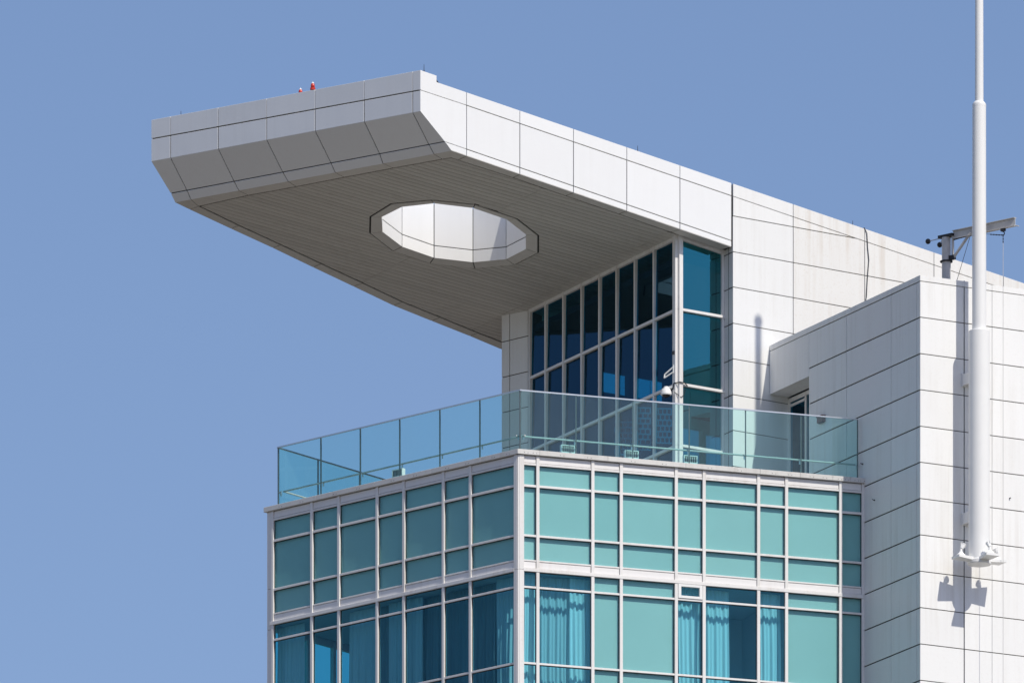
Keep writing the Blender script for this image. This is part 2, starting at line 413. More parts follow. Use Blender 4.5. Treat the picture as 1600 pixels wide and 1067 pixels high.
# ================================================================== stair tower
TR = [93.62, 93.434, 92.302, 91.164, 90.035, 88.893, 87.768, 86.633, 85.497, 84.360, 83.223, 82.086, 80.95, 79.81]
core = MB()
pa = [towR.at(.035, 0, -.04), towR.at(9.5, 0, -.04)]
pl4 = [tuple(pa[0][:2]), tuple(pa[1][:2]), tuple((pa[1]+Vector((-3.3, 6.5, 0)))[:2]), tuple(towL.at(-7.30, 0, -.04)[:2])]
core.ext(pl4, 79.16, 93.40)
q0, q1 = towL.at(-9.95, 0, -.04), towL.at(-7.29, 0, -.04)
core.ext([tuple(q0[:2]), tuple(q1[:2]), tuple((q1+towR.u3*2.6)[:2]), tuple((q0+towR.u3*2.6)[:2])], 92.08, 93.401)
tw = core.out('stair_tower', M['core'], bld)
cR = [0, 1.599, 2.611, 4.2, 5.8, 7.4, 9.0]
for i in range(len(cR)-1):
    for j in range(1, len(TR)-1):
        gp = [.013, .018 if cR[i+1] == 1.599 else .006, .013, .018 if cR[i] == 1.599 else .006]
        slab('wall_panel', rect(towR, cR[i], cR[i+1], TR[j+1], TR[j]), towR.n3, M['white'], tw, gap=gp)
    slab('cap_panel', rect(towR, cR[i], cR[i+1], TR[1], TR[0]), towR.n3, M['white'], tw, t=.28, gap=[.009, .003, 0, .003])
cL = [-7.31, -4.802, -1.891, -.223, 0]
for i in range(4):
    for j in range(1, len(TR)-1):
        slab('wall_panel', rect(towL, cL[i], cL[i+1], TR[j+1], TR[j]), towL.n3, M['white'], tw, gap=[.020, .012, .020, .012])
slab('wall_panel', rect(towL, -9.953, -7.31, 92.05, TR[1]), towL.n3, M['white'], tw, gap=[0, .004, .013, .013])
cc = [-9.953, -7.003, -4.498, -1.899, 0]
for a, b in zip(cc[:-1], cc[1:]):
    slab('cap_panel', rect(towL, a, b, TR[1], TR[0], .001), towL.n3, M['white'], tw, t=.28, gap=[.013, .006, 0, .006])
# soffit over the doorway and the door set back under it
doorF = Face((8.681, 9.966), -63.0)
slab('door_soffit', [towL.at(-9.95, 92.05, -.005), towL.at(-7.32, 92.05, -.005), doorF.at(2.2, 92.05, .0), doorF.at(.0, 92.05, .0)], (0, 0, -1), M['white'], tw, t=.03, gap=.002)
for a, b, z0, z1 in ((0, .13, GZ, 92.0), (.13, 2.3, 91.87, 92.0), (1.12, 1.23, GZ, 91.87), (.13, 2.3, 89.0, 89.07), (.13, 2.3, GZ, GZ+.12), (.13, 1.12, 91.72, 91.80)):
    slab('door_frame', rect(doorF, a, b, z0, z1, .0), doorF.n3, M['frame'], tw, t=.09, gap=0, ch=.008)
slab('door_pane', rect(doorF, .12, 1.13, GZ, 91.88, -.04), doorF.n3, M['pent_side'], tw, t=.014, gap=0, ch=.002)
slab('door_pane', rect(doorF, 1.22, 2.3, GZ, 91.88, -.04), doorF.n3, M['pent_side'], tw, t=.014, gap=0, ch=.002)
MB().fbox(doorF, -.1, 2.3, GZ, 92.05, -1.6, -1.5).out('door_lobby_wall', M['interior'], tw)
MB().ext([tuple(towL.at(-7.315, 0, -.01)[:2]), tuple(towL.at(-7.28, 0, -.01)[:2]), tuple((towL.at(-7.28, 0, -.01)+towR.u3*1.4)[:2]), tuple((towL.at(-7.315, 0, -.01)+towR.u3*1.4)[:2])], GZ, 92.05).out('door_jamb', M['white'], tw)
for px_s, px_z in ((-2.95, 87.2), (-3.72, 88.5)):
    MB().tube(towL.at(px_s, px_z, -.01), towL.at(px_s, px_z, .06), .022, .014, n=8).tube(towL.at(px_s, px_z, .05), towL.at(px_s-.04, px_z+.03, .07), .012, n=6).out('fixing_lug', M['dark'], tw)
MB().tube(towR.at(3.25, 87.0, -.01), towR.at(3.25, 87.0, .05), .02, n=8).out('fixing_lug', M['dark'], tw)

# ================================================================== penthouse walls
top = lambda s: 98.405-.128*s
PR = [97.559, 96.414, 95.288, 94.130, 92.991, 91.848, 90.707, 89.56, 88.42, GZ]
mb = MB()
zA, zB_ = top(-1.4)-.06, top(16)-.06
mb.prism([penR.at(-1.41, GZ, -.30), penR.at(16, GZ, -.30), penR.at(16, zB_, -.30), penR.at(-1.41, zA, -.30)],
         [penR.at(-1.41, GZ, -.035), penR.at(16, GZ, -.035), penR.at(16, zB_, -.035), penR.at(-1.41, zA, -.035)])
mb.fbox(retF, -.75, -.085, GZ, 97.6, -.25, -.035)
pw = mb.out('penthouse', M['core'], bld)
pc = [-1.445, .942, 3.796, 6.585, 9.408, 12.2, 15.0]
for i in range(len(pc)-1):
    a, b = pc[i], pc[i+1]
    slab('roof_edge_panel', [penR.at(a, top(a)-.40), penR.at(b, top(b)-.40), penR.at(b, top(b)), penR.at(a, top(a))], penR.n3, M['white_weathered'] if i else M['white'], pw, t=.30, gap=[.008, .01, 0, .01])
    zz = [99.5]+PR
    for j in range(len(zz)-1):
        if i >= 1 and zz[j] < 92.9: continue
        P = clip([(a, zz[j+1]), (b, zz[j+1]), (b, zz[j]), (a, zz[j])], .128, 1.0, 98.405-.40)
        if len(P) < 3 or max(q[1] for q in P)-min(q[1] for q in P) < .06: continue
        area = abs(sum(P[q-1][0]*P[q][1]-P[q][0]*P[q-1][1] for q in range(len(P))))/2
        if area < .05: continue
        slab('wall_panel', [penR.at(s, z) for s, z in P], penR.n3, M['white_weathered'] if i else M['white'], pw, gap=[.012]*len(P))
for j in range(len(PR)-1):
    slab('wall_panel', rect(retF, -.60, 0, PR[j+1], PR[j]), retF.n3, M['white'], pw, gap=[.018, .0, .018, .006])

# glazing under the canopy
MU = [-10.10, -8.982, -7.739, -6.472, -5.244, -4.057, -2.812, -1.527, -.10]
TZ = [GZ, 90.10, 92.057, 94.445]
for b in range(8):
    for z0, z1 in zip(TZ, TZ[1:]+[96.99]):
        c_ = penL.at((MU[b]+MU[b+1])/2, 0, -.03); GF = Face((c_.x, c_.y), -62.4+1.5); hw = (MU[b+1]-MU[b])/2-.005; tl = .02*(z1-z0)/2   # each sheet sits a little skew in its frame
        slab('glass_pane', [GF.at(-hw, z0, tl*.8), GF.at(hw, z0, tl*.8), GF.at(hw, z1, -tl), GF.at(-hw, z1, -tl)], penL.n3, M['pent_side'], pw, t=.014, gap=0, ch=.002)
for s in MU[:-1]:
    slab('mullion', rect(penL, s-.04, s+.04, GZ, 97.02, .075), penL.n3, M['frame'], pw, t=.13, gap=0, ch=.008)
for z in TZ[1:]:
    slab('transom', rect(penL, -10.1, -.02, z-.045, z+.045, .055), penL.n3, M['frame'], pw, t=.10, gap=0, ch=.008)
    slab('transom', rect(gpR, -1.80, .0, z-.045, z+.045, .07), gpR.n3, M['frame'], pw, t=.12, gap=0, ch=.008)
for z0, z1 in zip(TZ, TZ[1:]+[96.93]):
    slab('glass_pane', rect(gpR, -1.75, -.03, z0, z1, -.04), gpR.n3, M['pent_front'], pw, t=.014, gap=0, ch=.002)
    slab('corner_post', rect(penL, -.20, -.003, z0+(.004 if z0 > GZ else 0), z1+.02, .09), penL.n3, M['frame'], pw, t=.13, gap=0, ch=.008)
    slab('corner_post', rect(gpR, -1.812, -1.665, z0+(.004 if z0 > GZ else 0), z1+.02, .09), gpR.n3, M['frame'], pw, t=.13, gap=0, ch=.008)
slab('mullion', rect(gpR, -.09, -.002, GZ, 97.0, .04), gpR.n3, M['frame'], pw, t=.09, gap=0, ch=.008)
# head member that follows the sloping soffit
h0, h1 = penL.at(-10.1, 0, .05), penL.at(0, 0, .05)
slab('head_rail', [S3(h0, -.10), S3(h1, -.10), S3(h1, .05), S3(h0, .05)], penL.n3, M['frame'], pw, t=.1, gap=0)
h0, h1 = gpR.at(-1.8, 0, .06), gpR.at(0, 0, .06)
slab('head_rail', [S3(h0, -.10), S3(h1, -.10), S3(h1, .05), S3(h0, .05)], gpR.n3, M['frame'], pw, t=.1, gap=0)
# pier at the far end of the glazing
mb = MB(); mb.fbox(pier, -1.25, .0, GZ, 97.3, -.6, -.035); mb.out('pier_core', M['core'], pw)
PZ = [98.2-1.17, 95.869, 94.706, 93.552, 92.386, 91.22, 90.05, 88.9, GZ]
for a, b in ((-1.274, -.898), (-.898, -.05)):
    for j in range(len(PZ)-1):
        slab('wall_panel', rect(pier, a, b, PZ[j+1], PZ[j]), pier.n3, M['white'], pw, gap=[.014, .016, .014, .016])

# inside of the penthouse
def inr(a, b): return Vector((5.12, 8.224, 0)) + Vector((-.463, .886, 0))*a + Vector((.822, .569, 0))*b
room = [tuple(inr(a, b)[:2]) for a, b in ((.1, .12), (10.1, .12), (10.1, 9.0), (.7, 9.0), (.7, 1.9), (.1, 1.75))]
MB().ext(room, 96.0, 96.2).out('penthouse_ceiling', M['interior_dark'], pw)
rearF = Face(tuple(inr(10.1, 0)[:2]), 34.7)
mb = MB()
opn = [(2.9, 3.9, 94.4, 95.1), (4.1, 5.4, 94.4, 95.1), (5.9, 6.9, 92.3, 93.7), (7.05, 7.8, 92.3, 93.6)]
last = .15
for a, b, z0_, zt in opn:
    mb.fbox(rearF, last, a, GZ, 96.0, -.2, 0); mb.fbox(rearF, a, b, zt, 96.0, -.2, 0); mb.fbox(rearF, a, b, GZ, z0_, -.2, 0); last = b
mb.fbox(rearF, last, 9.2, GZ, 96.0, -.2, 0)
sideF = Face(tuple(inr(.7, 9.0)[:2]), -62.4); mb.fbox(sideF, -9.5, .1, GZ, 96.0, -.2, 0)
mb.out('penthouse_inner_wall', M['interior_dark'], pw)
for a, b, z0_, zt in opn:
    slab('glass_pane', rect(rearF, a, b, z0_, zt, -.1), rearF.n3, M['end_glass'], pw, t=.014, gap=0, ch=.002)

# ================================================================== canopy
def P2(lst): return [Vector((x, y, 0)) for x, y in lst]
OL = [(-11.007, 10.445), (-10.563, 10.967), (-9.261, 12.416), (-7.946, 13.850), (-6.659, 15.347), (-5.366, 16.818), (-4.077, 18.306), (-2.824, 19.447), (-1.569, 20.564), (-.545, 21.558), (.9, 22.85)]
IL = [(-10.254, 10.575), (-9.006, 12.04), (-7.679, 13.492), (-6.391, 14.934), (-5.059, 16.414), (-3.782, 17.871), (-2.545, 19.008), (-1.306, 20.174), (-.35, 20.99), (1.1, 22.25)]
KR, KL = Vector((-2.079, 2.515, 0)), Vector((-11.007, 10.445, 0))
orr = lambda s: penR.at(s, 0)
ORs = [-11.79, -9.745, -7.677, -5.606, -3.529, -1.50]
OR_ = [orr(s) for s in ORs]
IR = [(-1.873, 3.321), (-.138, 4.40), (1.535, 5.575), (3.235, 6.745), (4.89, 7.93), (6.50, 9.12)]
KJ = [.0627, .2450, .4165, .5870, .7665, .9425]
FI = [(-2.379, 3.411), (-3.937, 4.769), (-5.508, 6.179), (-7.064, 7.592), (-8.627, 8.958), (-10.254, 10.575)]
IRc = (-2.09, 3.17)
ring_o = [(-4.695, 9.734), (-4.016, 8.256), (-2.74, 7.484), (-1.362, 7.43), (-.055, 8.33), (.633, 9.703), (.637, 11.387), (-.103, 12.801), (-1.382, 13.617), (-2.833, 13.601), (-4.014, 12.793), (-4.727, 11.308)]
ring_i = [(-4.356, 9.693), (-3.695, 8.487), (-2.667, 7.799), (-1.425, 7.828), (-.354, 8.562), (.27, 9.827), (.272, 11.247), (-.368, 12.467), (-1.443, 13.148), (-2.703, 13.136), (-3.732, 12.386), (-4.347, 11.141)]
TH = 2.02

# core: dark solid just behind the sheets, with the round opening through it
outline = [KL+Vector((.10, .14, 0)), KR+Vector((.05, .09, 0)), orr(-1.5)+Vector((-.02, .03, 0)), Vector((8.2, 9.9, 0)), Vector((9.0, 14, 0)), Vector((1.2, 22.6, 0))]+[Vector((x+.05, y-.02, 0)) for x, y in OL[-2:0:-1]]
outline = [Vector((v.x, v.y, 0)) for v in outline]
ctr = Vector((-2.03, 10.5, 0))
hole = [ctr+(Vector((x, y, 0))-ctr)*1.016 for x, y in ring_i]
tri = geometry.tessellate_polygon([outline, hole])
allp = outline+hole; n0 = len(allp)
V = [S3(p_, .04) for p_ in allp]+[S3(p_, TH-.25) for p_ in allp]
F = [list(t) for t in tri]+[[i+n0 for i in t] for t in tri]
no, nh = len(outline), len(hole)
F += [[i, (i+1) % no, n0+(i+1) % no, n0+i] for i in range(no)]
F += [[no+i, no+(i+1) % nh, n0+no+(i+1) % nh, n0+no+i] for i in range(nh)]
cv = MB().add(V, F)
# solid nose behind the front sheets
zt = lambda s: 100.342-.0427*s
zj = lambda s: 99.718-.0443*s
zb = lambda s: 99.053-.0396*s
JR, JL = Vector((-2.288, 2.371, 98.238)), Vector((-11.144, 10.258, 98.677))
Bp = lambda s, z, o=0: front.at(s, z, o)
KR3, KL3 = S3(KR), S3(KL)
inn = Vector((.56, .83, 0))*.035+Vector((0, 0, .02))
endR = [Bp(-.03, zt(0)-.03)+inn, Bp(-.03, zb(0))+inn, JR+inn, KR3+inn, KR3+Vector((.9, 1.2, .05)), KR3+Vector((.2, 1.0, 1.6)), Bp(-.03, zt(0)-.06)+Vector((.45, .5, 0))]
endL = [Bp(-11.58, zt(-11.6)-.03)+inn, Bp(-11.58, zb(-11.6))+inn, JL+inn, KL3+inn, KL3+Vector((.9, 1.0, .05)), KL3+Vector((.6, .8, 1.6)), Bp(-11.58, zt(-11.6)-.06)+Vector((.45, .5, 0))]
cv.prism(endL, endR)
# backing strip behind the long fascia
def fas(s, z, o=-.035): return penR.at(s, z, o)
bot = lambda s: 96.357-.132*s
lj = lambda s: 96.558-.1332*s
cv.prism([penR.at(-12.3, bot(-12.3)+.04, -.3), penR.at(-1.5, bot(-1.5)+.04, -.3), penR.at(-1.5, top(-1.5)-.05, -.3), penR.at(-13.0, top(-13.0)-.05, -.3), penR.at(-13.3, 99.1, -.3)],
         [penR.at(-12.3, bot(-12.3)+.04, -.035), penR.at(-1.5, bot(-1.5)+.04, -.035), penR.at(-1.5, top(-1.5)-.05, -.035), penR.at(-13.48, top(-13.4)-.05, -.035), penR.at(-13.48, 99.1, -.035)])
can = cv.out('canopy', M['core'], bld)

# long fascia
FS = [-13.545]+ORs
jn = lambda s: top(s)-.405
for i in range(len(FS)-1):
    a, b = FS[i], FS[i+1]
    if i == 0:
        slab('fascia_panel', [penR.at(a, 99.718), penR.at(b, jn(b)), penR.at(b, top(b)), penR.at(-12.932, top(-12.932)), penR.at(-12.932, 100.262), penR.at(a, zt(0))], penR.n3, M['white_canopy'], can, t=.06, gap=[.008, .008, 0, 0, 0, 0])
        slab('fascia_panel', [penR.at(a, 99.053), penR.at(-12.615, 98.238), penR.at(b, lj(b)), penR.at(b, jn(b)), penR.at(a, 99.718)], penR.n3, M['white_canopy'], can, gap=[0, .008, .008, .008, 0])
        slab('fascia_panel', [penR.at(-12.361, bot(-12.361)), penR.at(b, bot(b)), penR.at(b, lj(b)), penR.at(-12.615, 98.238)], penR.n3, M['white_canopy'], can, gap=[0, .008, .008, 0])
    else:
        slab('fascia_panel', [penR.at(a, jn(a)), penR.at(b, jn(b)), penR.at(b, top(b)), penR.at(a, top(a))], penR.n3, M['white_canopy'], can, t=.3, gap=[.012, .010, 0, .010])
        slab('fascia_panel', [penR.at(a, lj(a)), penR.at(b, lj(b)), penR.at(b, jn(b)), penR.at(a, jn(a))], penR.n3, M['white_canopy'], can, gap=[.013, .013, .013, .013])
        slab('fascia_panel', [penR.at(a, bot(a)), penR.at(b, bot(b)), penR.at(b, lj(b)), penR.at(a, lj(a))], penR.n3, M['white_canopy'], can, gap=[0, .013, .013, .013])
# block behind the raised front edge
MB().prism([Bp(0-.02, 99.9, -.06), Bp(-11.58, 100.4, -.06), Bp(-11.58, zt(-11.58)-.01, -.06), Bp(-.02, zt(0)-.01, -.06)],
           [penR.at(-12.95, 99.9, -.05), Bp(-11.2, 100.4, -.55), Bp(-11.2, zt(-11.58)-.01, -.55), penR.at(-12.95, 100.25, -.05)]).out('roof_upstand', M['white_canopy'], can)
# front of the canopy: two upright rows, a sloping row, then the turned-under row
VS = [0, -.333, -2.387, -4.493, -6.581, -8.683, -10.772, -11.611]
JT = [0, .0576, .2346, .4108, .5868, .7657, .9404, 1]
KT = [0]+KJ+[1]
jp = lambda t: JR+(JL-JR)*t
kp = lambda t: KR3+(KL3-KR3)*t
FN = front.n3; DN = Vector((front.n.x, front.n.y, -.8))
for i in range(7):
    b, a = VS[i], VS[i+1]; e0 = 0 if i == 0 else .017; e1 = 0 if i == 6 else .017
    slab('fascia_panel', [Bp(a, zj(a)), Bp(b, zj(b)), Bp(b, zt(b)), Bp(a, zt(a))], FN, M['white_canopy'], can, t=.06, gap=[.018, e0*.6, 0, e1*.6])
    slab('fascia_panel', [Bp(a, zb(a)), Bp(b, zb(b)), Bp(b, zj(b)), Bp(a, zj(a))], FN, M['white_canopy'], can, gap=[0, e0, .018, e1])
    slab('nose_panel', [jp(JT[i+1]), jp(JT[i]), Bp(b, zb(b)), Bp(a, zb(a))], DN, M['white_canopy'], can, gap=[.018, e0, 0, e1])
    slab('nose_panel', [kp(KT[i+1]), kp(KT[i]), jp(JT[i]), jp(JT[i+1])], DN, M['white_canopy'], can, gap=[0, e0, .018, e1])
FIn = [IRc]+FI
for i in range(1, 6):
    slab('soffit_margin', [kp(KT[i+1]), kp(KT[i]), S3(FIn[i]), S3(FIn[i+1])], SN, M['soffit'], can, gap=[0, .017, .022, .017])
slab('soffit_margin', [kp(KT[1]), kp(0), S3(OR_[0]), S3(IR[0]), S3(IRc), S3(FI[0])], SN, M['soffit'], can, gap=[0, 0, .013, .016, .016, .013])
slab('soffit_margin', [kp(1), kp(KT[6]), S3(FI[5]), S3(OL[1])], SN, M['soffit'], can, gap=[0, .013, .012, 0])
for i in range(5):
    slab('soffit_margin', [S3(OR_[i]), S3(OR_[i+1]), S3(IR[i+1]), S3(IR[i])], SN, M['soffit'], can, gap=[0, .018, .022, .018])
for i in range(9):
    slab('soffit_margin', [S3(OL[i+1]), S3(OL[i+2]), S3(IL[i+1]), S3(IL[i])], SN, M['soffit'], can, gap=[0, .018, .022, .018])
# far side of the roof edge (turned away from the street)
for i in range(len(OL)-1):
    a, b = S3(OL[i]), S3(OL[i+1])
    slab('fascia_panel', [a, b, b+Vector((0, 0, TH)), a+Vector((0, 0, TH))], Vector((-.73, .68, 0)), M['white_canopy'], can, gap=.006)
# ring and lining of the round opening
for i in range(12):
    j = (i+1) % 12
    slab('ring_panel', [S3(ring_o[i], -.01), S3(ring_o[j], -.01), S3(ring_i[j], .03), S3(ring_i[i], .03)], SN, M['soffit'], can, t=.03, gap=[.0, .016, 0, .016])
    a, b = S3(ring_i[i], .03), S3(ring_i[j], .03); tw_ = ctr-(a+b)/2; tw_.z = 0
    up = lambda q, h: Vector((q.x, q.y, q.z+h))
    slab('lining_panel', [a, b, up(b, .40), up(a, .40)], tw_, M['white_canopy'], can, t=.03, gap=[0, .011, .014, .011])
    slab('lining_panel', [up(a, .40), up(b, .40), up(b, TH-.03), up(a, TH-.03)], tw_, M['white_canopy'], can, t=.03, gap=[.012, .011, 0, .011])
# narrow planks of the underside
cdir = Vector((-.463, .886)); ddir = Vector((.886, .463))
ring_big = [ctr+(Vector((x, y, 0))-ctr)*1.022 for x, y in ring_o]
inner = [Vector((x, y, 0)) for x, y in FI[::-1][1:]][::-1]
bound = [Vector((*IRc, 0))]+[Vector((x, y, 0)) for x, y in FI]+[Vector((x, y, 0)) for x, y in IL[1:]]+[Vector((6.2, 16.5, 0)), Vector((7.6, 12.0, 0)), Vector((6.75, 9.3, 0))]+[Vector((x, y, 0)) for x, y in IR[::-1]]
bound = inset([Vector((v.x, v.y, 0)) for v in bound], newell(bound), .046)
def cuts(poly, c):
    r = []
    for i in range(len(poly)):
        p_, q_ = poly[i], poly[(i+1) % len(poly)]
        fp, fq = p_.x*cdir.x+p_.y*cdir.y-c, q_.x*cdir.x+q_.y*cdir.y-c
        if (fp < 0) != (fq < 0):
            t = fp/(fp-fq); x, y = p_.x+(q_.x-p_.x)*t, p_.y+(q_.y-p_.y)*t
            r.append(x*ddir.x+y*ddir.y)
    return sorted(r)
def spans(c):
    A = cuts(bound, c); H = cuts(ring_big, c)
    iv = [(A[i], A[i+1]) for i in range(0, len(A)-1, 2)]
    if len(H) == 2:
        n_ = []
        for a, b in iv:
            if H[0] > a and H[1] < b: n_ += [(a, H[0]), (H[1], b)]
            else: n_.append((a, b))
        iv = n_
    return iv
PW = .30
SE = [(-99, 3.06), (3.075, 7.915), (7.93, 99)]
k = 0
c0 = min(v.x*cdir.x+v.y*cdir.y for v in bound)
c1 = max(v.x*cdir.x+v.y*cdir.y for v in bound)
while c0 + k*PW < c1:
    lo_, hi_ = c0+k*PW+.013, min(c0+(k+1)*PW-.013, c1); k += 1
    for sa, sb in SE:
        groups = {}
        nsub = 5
        for q in range(nsub):
            ca, cb = lo_+(hi_-lo_)*q/nsub, lo_+(hi_-lo_)*(q+1)/nsub
            A, B = spans(ca), spans(cb)
            if len(A) != len(B): A = B = spans((ca+cb)/2)
            for m_, ((a0, a1), (b0, b1)) in enumerate(zip(A, B)):
                a0, a1, b0, b1 = max(a0, sa), min(a1, sb), max(b0, sa), min(b1, sb)
                if a1-a0 < .01 or b1-b0 < .01: continue
                pt = lambda d_, c_: Vector((ddir.x*d_+cdir.x*c_, ddir.y*d_+cdir.y*c_, 0))
                groups.setdefault((len(A), m_), []).append([pt(a0, ca), pt(a1, ca), pt(b1, cb), pt(b0, cb)])
        for key, qs in groups.items():
            mb = MB()
            for Q in qs:
                if (Q[0]-Q[1]).length > 13: pass
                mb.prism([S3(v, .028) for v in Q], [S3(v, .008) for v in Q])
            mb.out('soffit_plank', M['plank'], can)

# ================================================================== glass balustrade round the terrace
bal = root('glass_balustrade', (0.07, .32, GZ), 'frameless green tinted glass balustrade with slim steel rails round the terrace edge', 'balustrade')
BT = 89.946
def balus(F, ps, z0, sign, rail0, rail1):
    for a, b in zip(ps[:-1], ps[1:]):
        slab('glass_pane', rect(F, a+.006, b-.006, z0, BT-.01, .0), F.n3, M['rail_glass'], bal, t=.016, gap=0, ch=.002)
    for s in ps:
        MB().fbox(F, s-.014, s+.014, GZ, BT-.03, -.018-.045 if sign > 0 else .004, -.018 if sign > 0 else .05).out('post', M['dark_steel'], bal)
        i_ = -.15*sign
        MB().tube(F.at(s, 88.50, -.02*sign), F.at(s, 88.50, i_), .014, n=8).tube(F.at(s, 88.40, i_), F.at(s, 88.53, i_), .022, n=8).out('rail_bracket', M['steel'], bal)
    MB().fbox(F, ps[0]-.012, ps[-1]+.012, BT-.035, BT+.006, -.03, .012).out('top_rail', M['steel'], bal)
    MB().tube(F.at(rail0, 88.53, -.15*sign), F.at(rail1, 88.53, -.15*sign), .028, n=10).out('handrail', M['grey_paint'], bal)
balus(balR, [.012, 1.877, 3.773, 5.661, 7.555, 9.424, 11.336], GZ, 1, -.08, 11.30)
balus(balL, [-10.755, -8.832, -7.066, -5.312, -3.539, -1.783, -.012], GZ, 1, -10.62, .08)
balus(balE, [.02, 2.03, 4.16, 6.3, 8.5], GZ, -1, .13, 8.5)

# ================================================================== flagpole on the stair tower
fx, fy = 14.453, .765
fp = root('flagpole', (fx, fy, 84.6), 'tall white stepped flagpole bracketed to the white panelled tower', 'flagpole')
MB().tube((fx, fy, 84.72), (fx, fy, 91.87), .335, n=40, cap=False).out('lower_shaft', M['white_paint'], fp, smooth=True)
MB().tube((fx, fy, 91.80), (fx, fy, 98.98), .222, .215, n=36, cap=False).out('middle_shaft', M['white_paint'], fp, smooth=True)
MB().tube((fx, fy, 98.90), (fx, fy, 106.8), .135, .12, n=32, cap=False).out('upper_shaft', M['white_paint'], fp, smooth=True)
MB().lathe((fx, fy, 91.78), [(.334, 0), (.334, .06), (.31, .11), (.25, .13), (.222, .135)], n=40).out('collar', M['white_paint'], fp, smooth=False)
MB().lathe((fx, fy, 98.9), [(.217, 0), (.217, .06), (.19, .12), (.15, .16), (.135, .17)], n=36).out('collar', M['white_paint'], fp)
MB().lathe((fx, fy, 106.78), [(.12, 0), (.16, .03), (.16, .08), (.05, .14)], n=24).out('finial', M['white_paint'], fp)
MB().lathe((fx, fy, 84.58), [(.36, 0), (.37, .03), (.37, .12), (.335, .15)], n=40).out('base_plate', M['white_paint'], fp)
sp = towR.p; ss = (Vector((fx, fy))-sp).dot(towR.u)
for z in (90.5, 86.15):
    MB().fbox(towR, ss-.19, ss+.19, z-.20, z+.20, .004, .05).fbox(towR, ss-.16, ss-.08, z-.17, z+.17, .05, .62).fbox(towR, ss+.08, ss+.16, z-.17, z+.17, .05, .62).out('wall_bracket', M['white_paint'], fp)
arms = [(-1, 0), (1, 0), (0, 1)]
armtxt = ['white spotlight on the flagpole foot arm nearest the tower corner', 'white spotlight on the flagpole foot arm farther along the wall', 'white spotlight on the flagpole foot arm pointing out to the street']
for (du, dn), tx in zip(arms, armtxt):
    d = towR.u3*du+towR.n3*dn; c = Vector((fx, fy, 84.72)); sd = Vector((-d.y, d.x, 0))
    a, b = c+d*.30, c+d*.86
    mb = MB()
    mb.prism([a+sd*.16+Vector((0, 0, -.05)), b+sd*.24+Vector((0, 0, -.02)), b-sd*.24+Vector((0, 0, -.02)), a-sd*.16+Vector((0, 0, -.05))],
             [a+sd*.16+Vector((0, 0, .05)), b+sd*.24+Vector((0, 0, .055)), b-sd*.24+Vector((0, 0, .055)), a-sd*.16+Vector((0, 0, .05))])
    mb.out('lamp_arm', M['white_paint'], fp)
    base = c+d*.66+Vector((0, 0, .052))
    lt = root('spotlight', base, tx, 'spotlight', 'spotlights at the flagpole foot')
    MB().lathe(base, [(.15, 0), (.15, .03), (.05, .13), (.035, .22)], n=16).out('lamp_base', M['white_paint'], lt, smooth=False)
    q = base+Vector((0, 0, .22)); ax = (Vector((0, 0, 1))-d*.7).normalized()
    MB().lathe(q, [(.03, 0), (.055, .03), (.075, .16), (.085, .17), (.085, .19), (.02, .195)], n=16, axis=ax).out('lamp_head', M['white_paint'], lt)
    MB().tube(q+Vector((0, 0, .02)), q+Vector((0, 0, .22)), .012, n=6).out('lamp_stem', M['white_paint'], lt)

# ================================================================== davit crane on the tower roof
dp = towR.at(1.53, 0, -1.0); dx, dy = dp.x, dp.y
dv = root('davit_crane', (dx, dy, 93.41), 'grey steel davit crane with ball counterweights on the tower roof', 'crane')
Z = lambda z: Vector((dx, dy, z))
bd = Vector((.759, -.651, 0)); bs = Vector((.651, .759, 0))
MB().tube(Z(93.41), Z(95.2), .14, n=24).out('post', M['grey_paint'], dv, smooth=False)
MB().lathe((dx, dy, 94.43), [(.2, 0), (.2, .035), (.15, .05)], n=24).out('flange', M['dark'], dv)
def beam(mb, a, b, wd, h0, h1, t=.018):
    for z0, z1, ww in ((h0, h0+t, wd), (h1-t, h1, wd), (h0+t, h1-t, .02)):
        mb.prism([a+bs*ww/2+Vector((0, 0, z0)), b+bs*ww/2+Vector((0, 0, z0)), b-bs*ww/2+Vector((0, 0, z0)), a-bs*ww/2+Vector((0, 0, z0))],
                 [a+bs*ww/2+Vector((0, 0, z1)), b+bs*ww/2+Vector((0, 0, z1)), b-bs*ww/2+Vector((0, 0, z1)), a-bs*ww/2+Vector((0, 0, z1))])
mb = MB(); beam(mb, Z(95.2)+bd*.28, Z(95.2)+bd*2.75, .13, -.10, .17); mb.out('boom', M['grey_paint'], dv)
mb = MB(); mb.prism([Z(95.2)-bd*.25+bs*.12, Z(95.2)+bd*.32+bs*.12, Z(95.2)+bd*.32-bs*.12, Z(95.2)-bd*.25-bs*.12], [v+Vector((0, 0, .08)) for v in (Z(95.2)-bd*.25+bs*.12, Z(95.2)+bd*.32+bs*.12, Z(95.2)+bd*.32-bs*.12, Z(95.2)-bd*.25-bs*.12)])
mb.out('head_plate', M['dark'], dv)
MB().tube(Z(94.5)+bd*.26, Z(95.2)+bd*.26, .045, n=10).out('pivot_tube', M['grey_paint'], dv)
MB().tube(Z(94.52)+bd*.28, Z(95.2)+bd*.98, .045, n=10).out('brace', M['grey_paint'], dv)
MB().tube(Z(95.08)+bd*.26, Z(95.13)+bd*.98, .02, n=8).out('tie_rod', M['dark'], dv)
MB().fbox(Face((dx+.12, dy-.1), -40.6), -.02, .18, 94.47, 94.6, -.06, .06).out('clamp', M['dark'], dv)
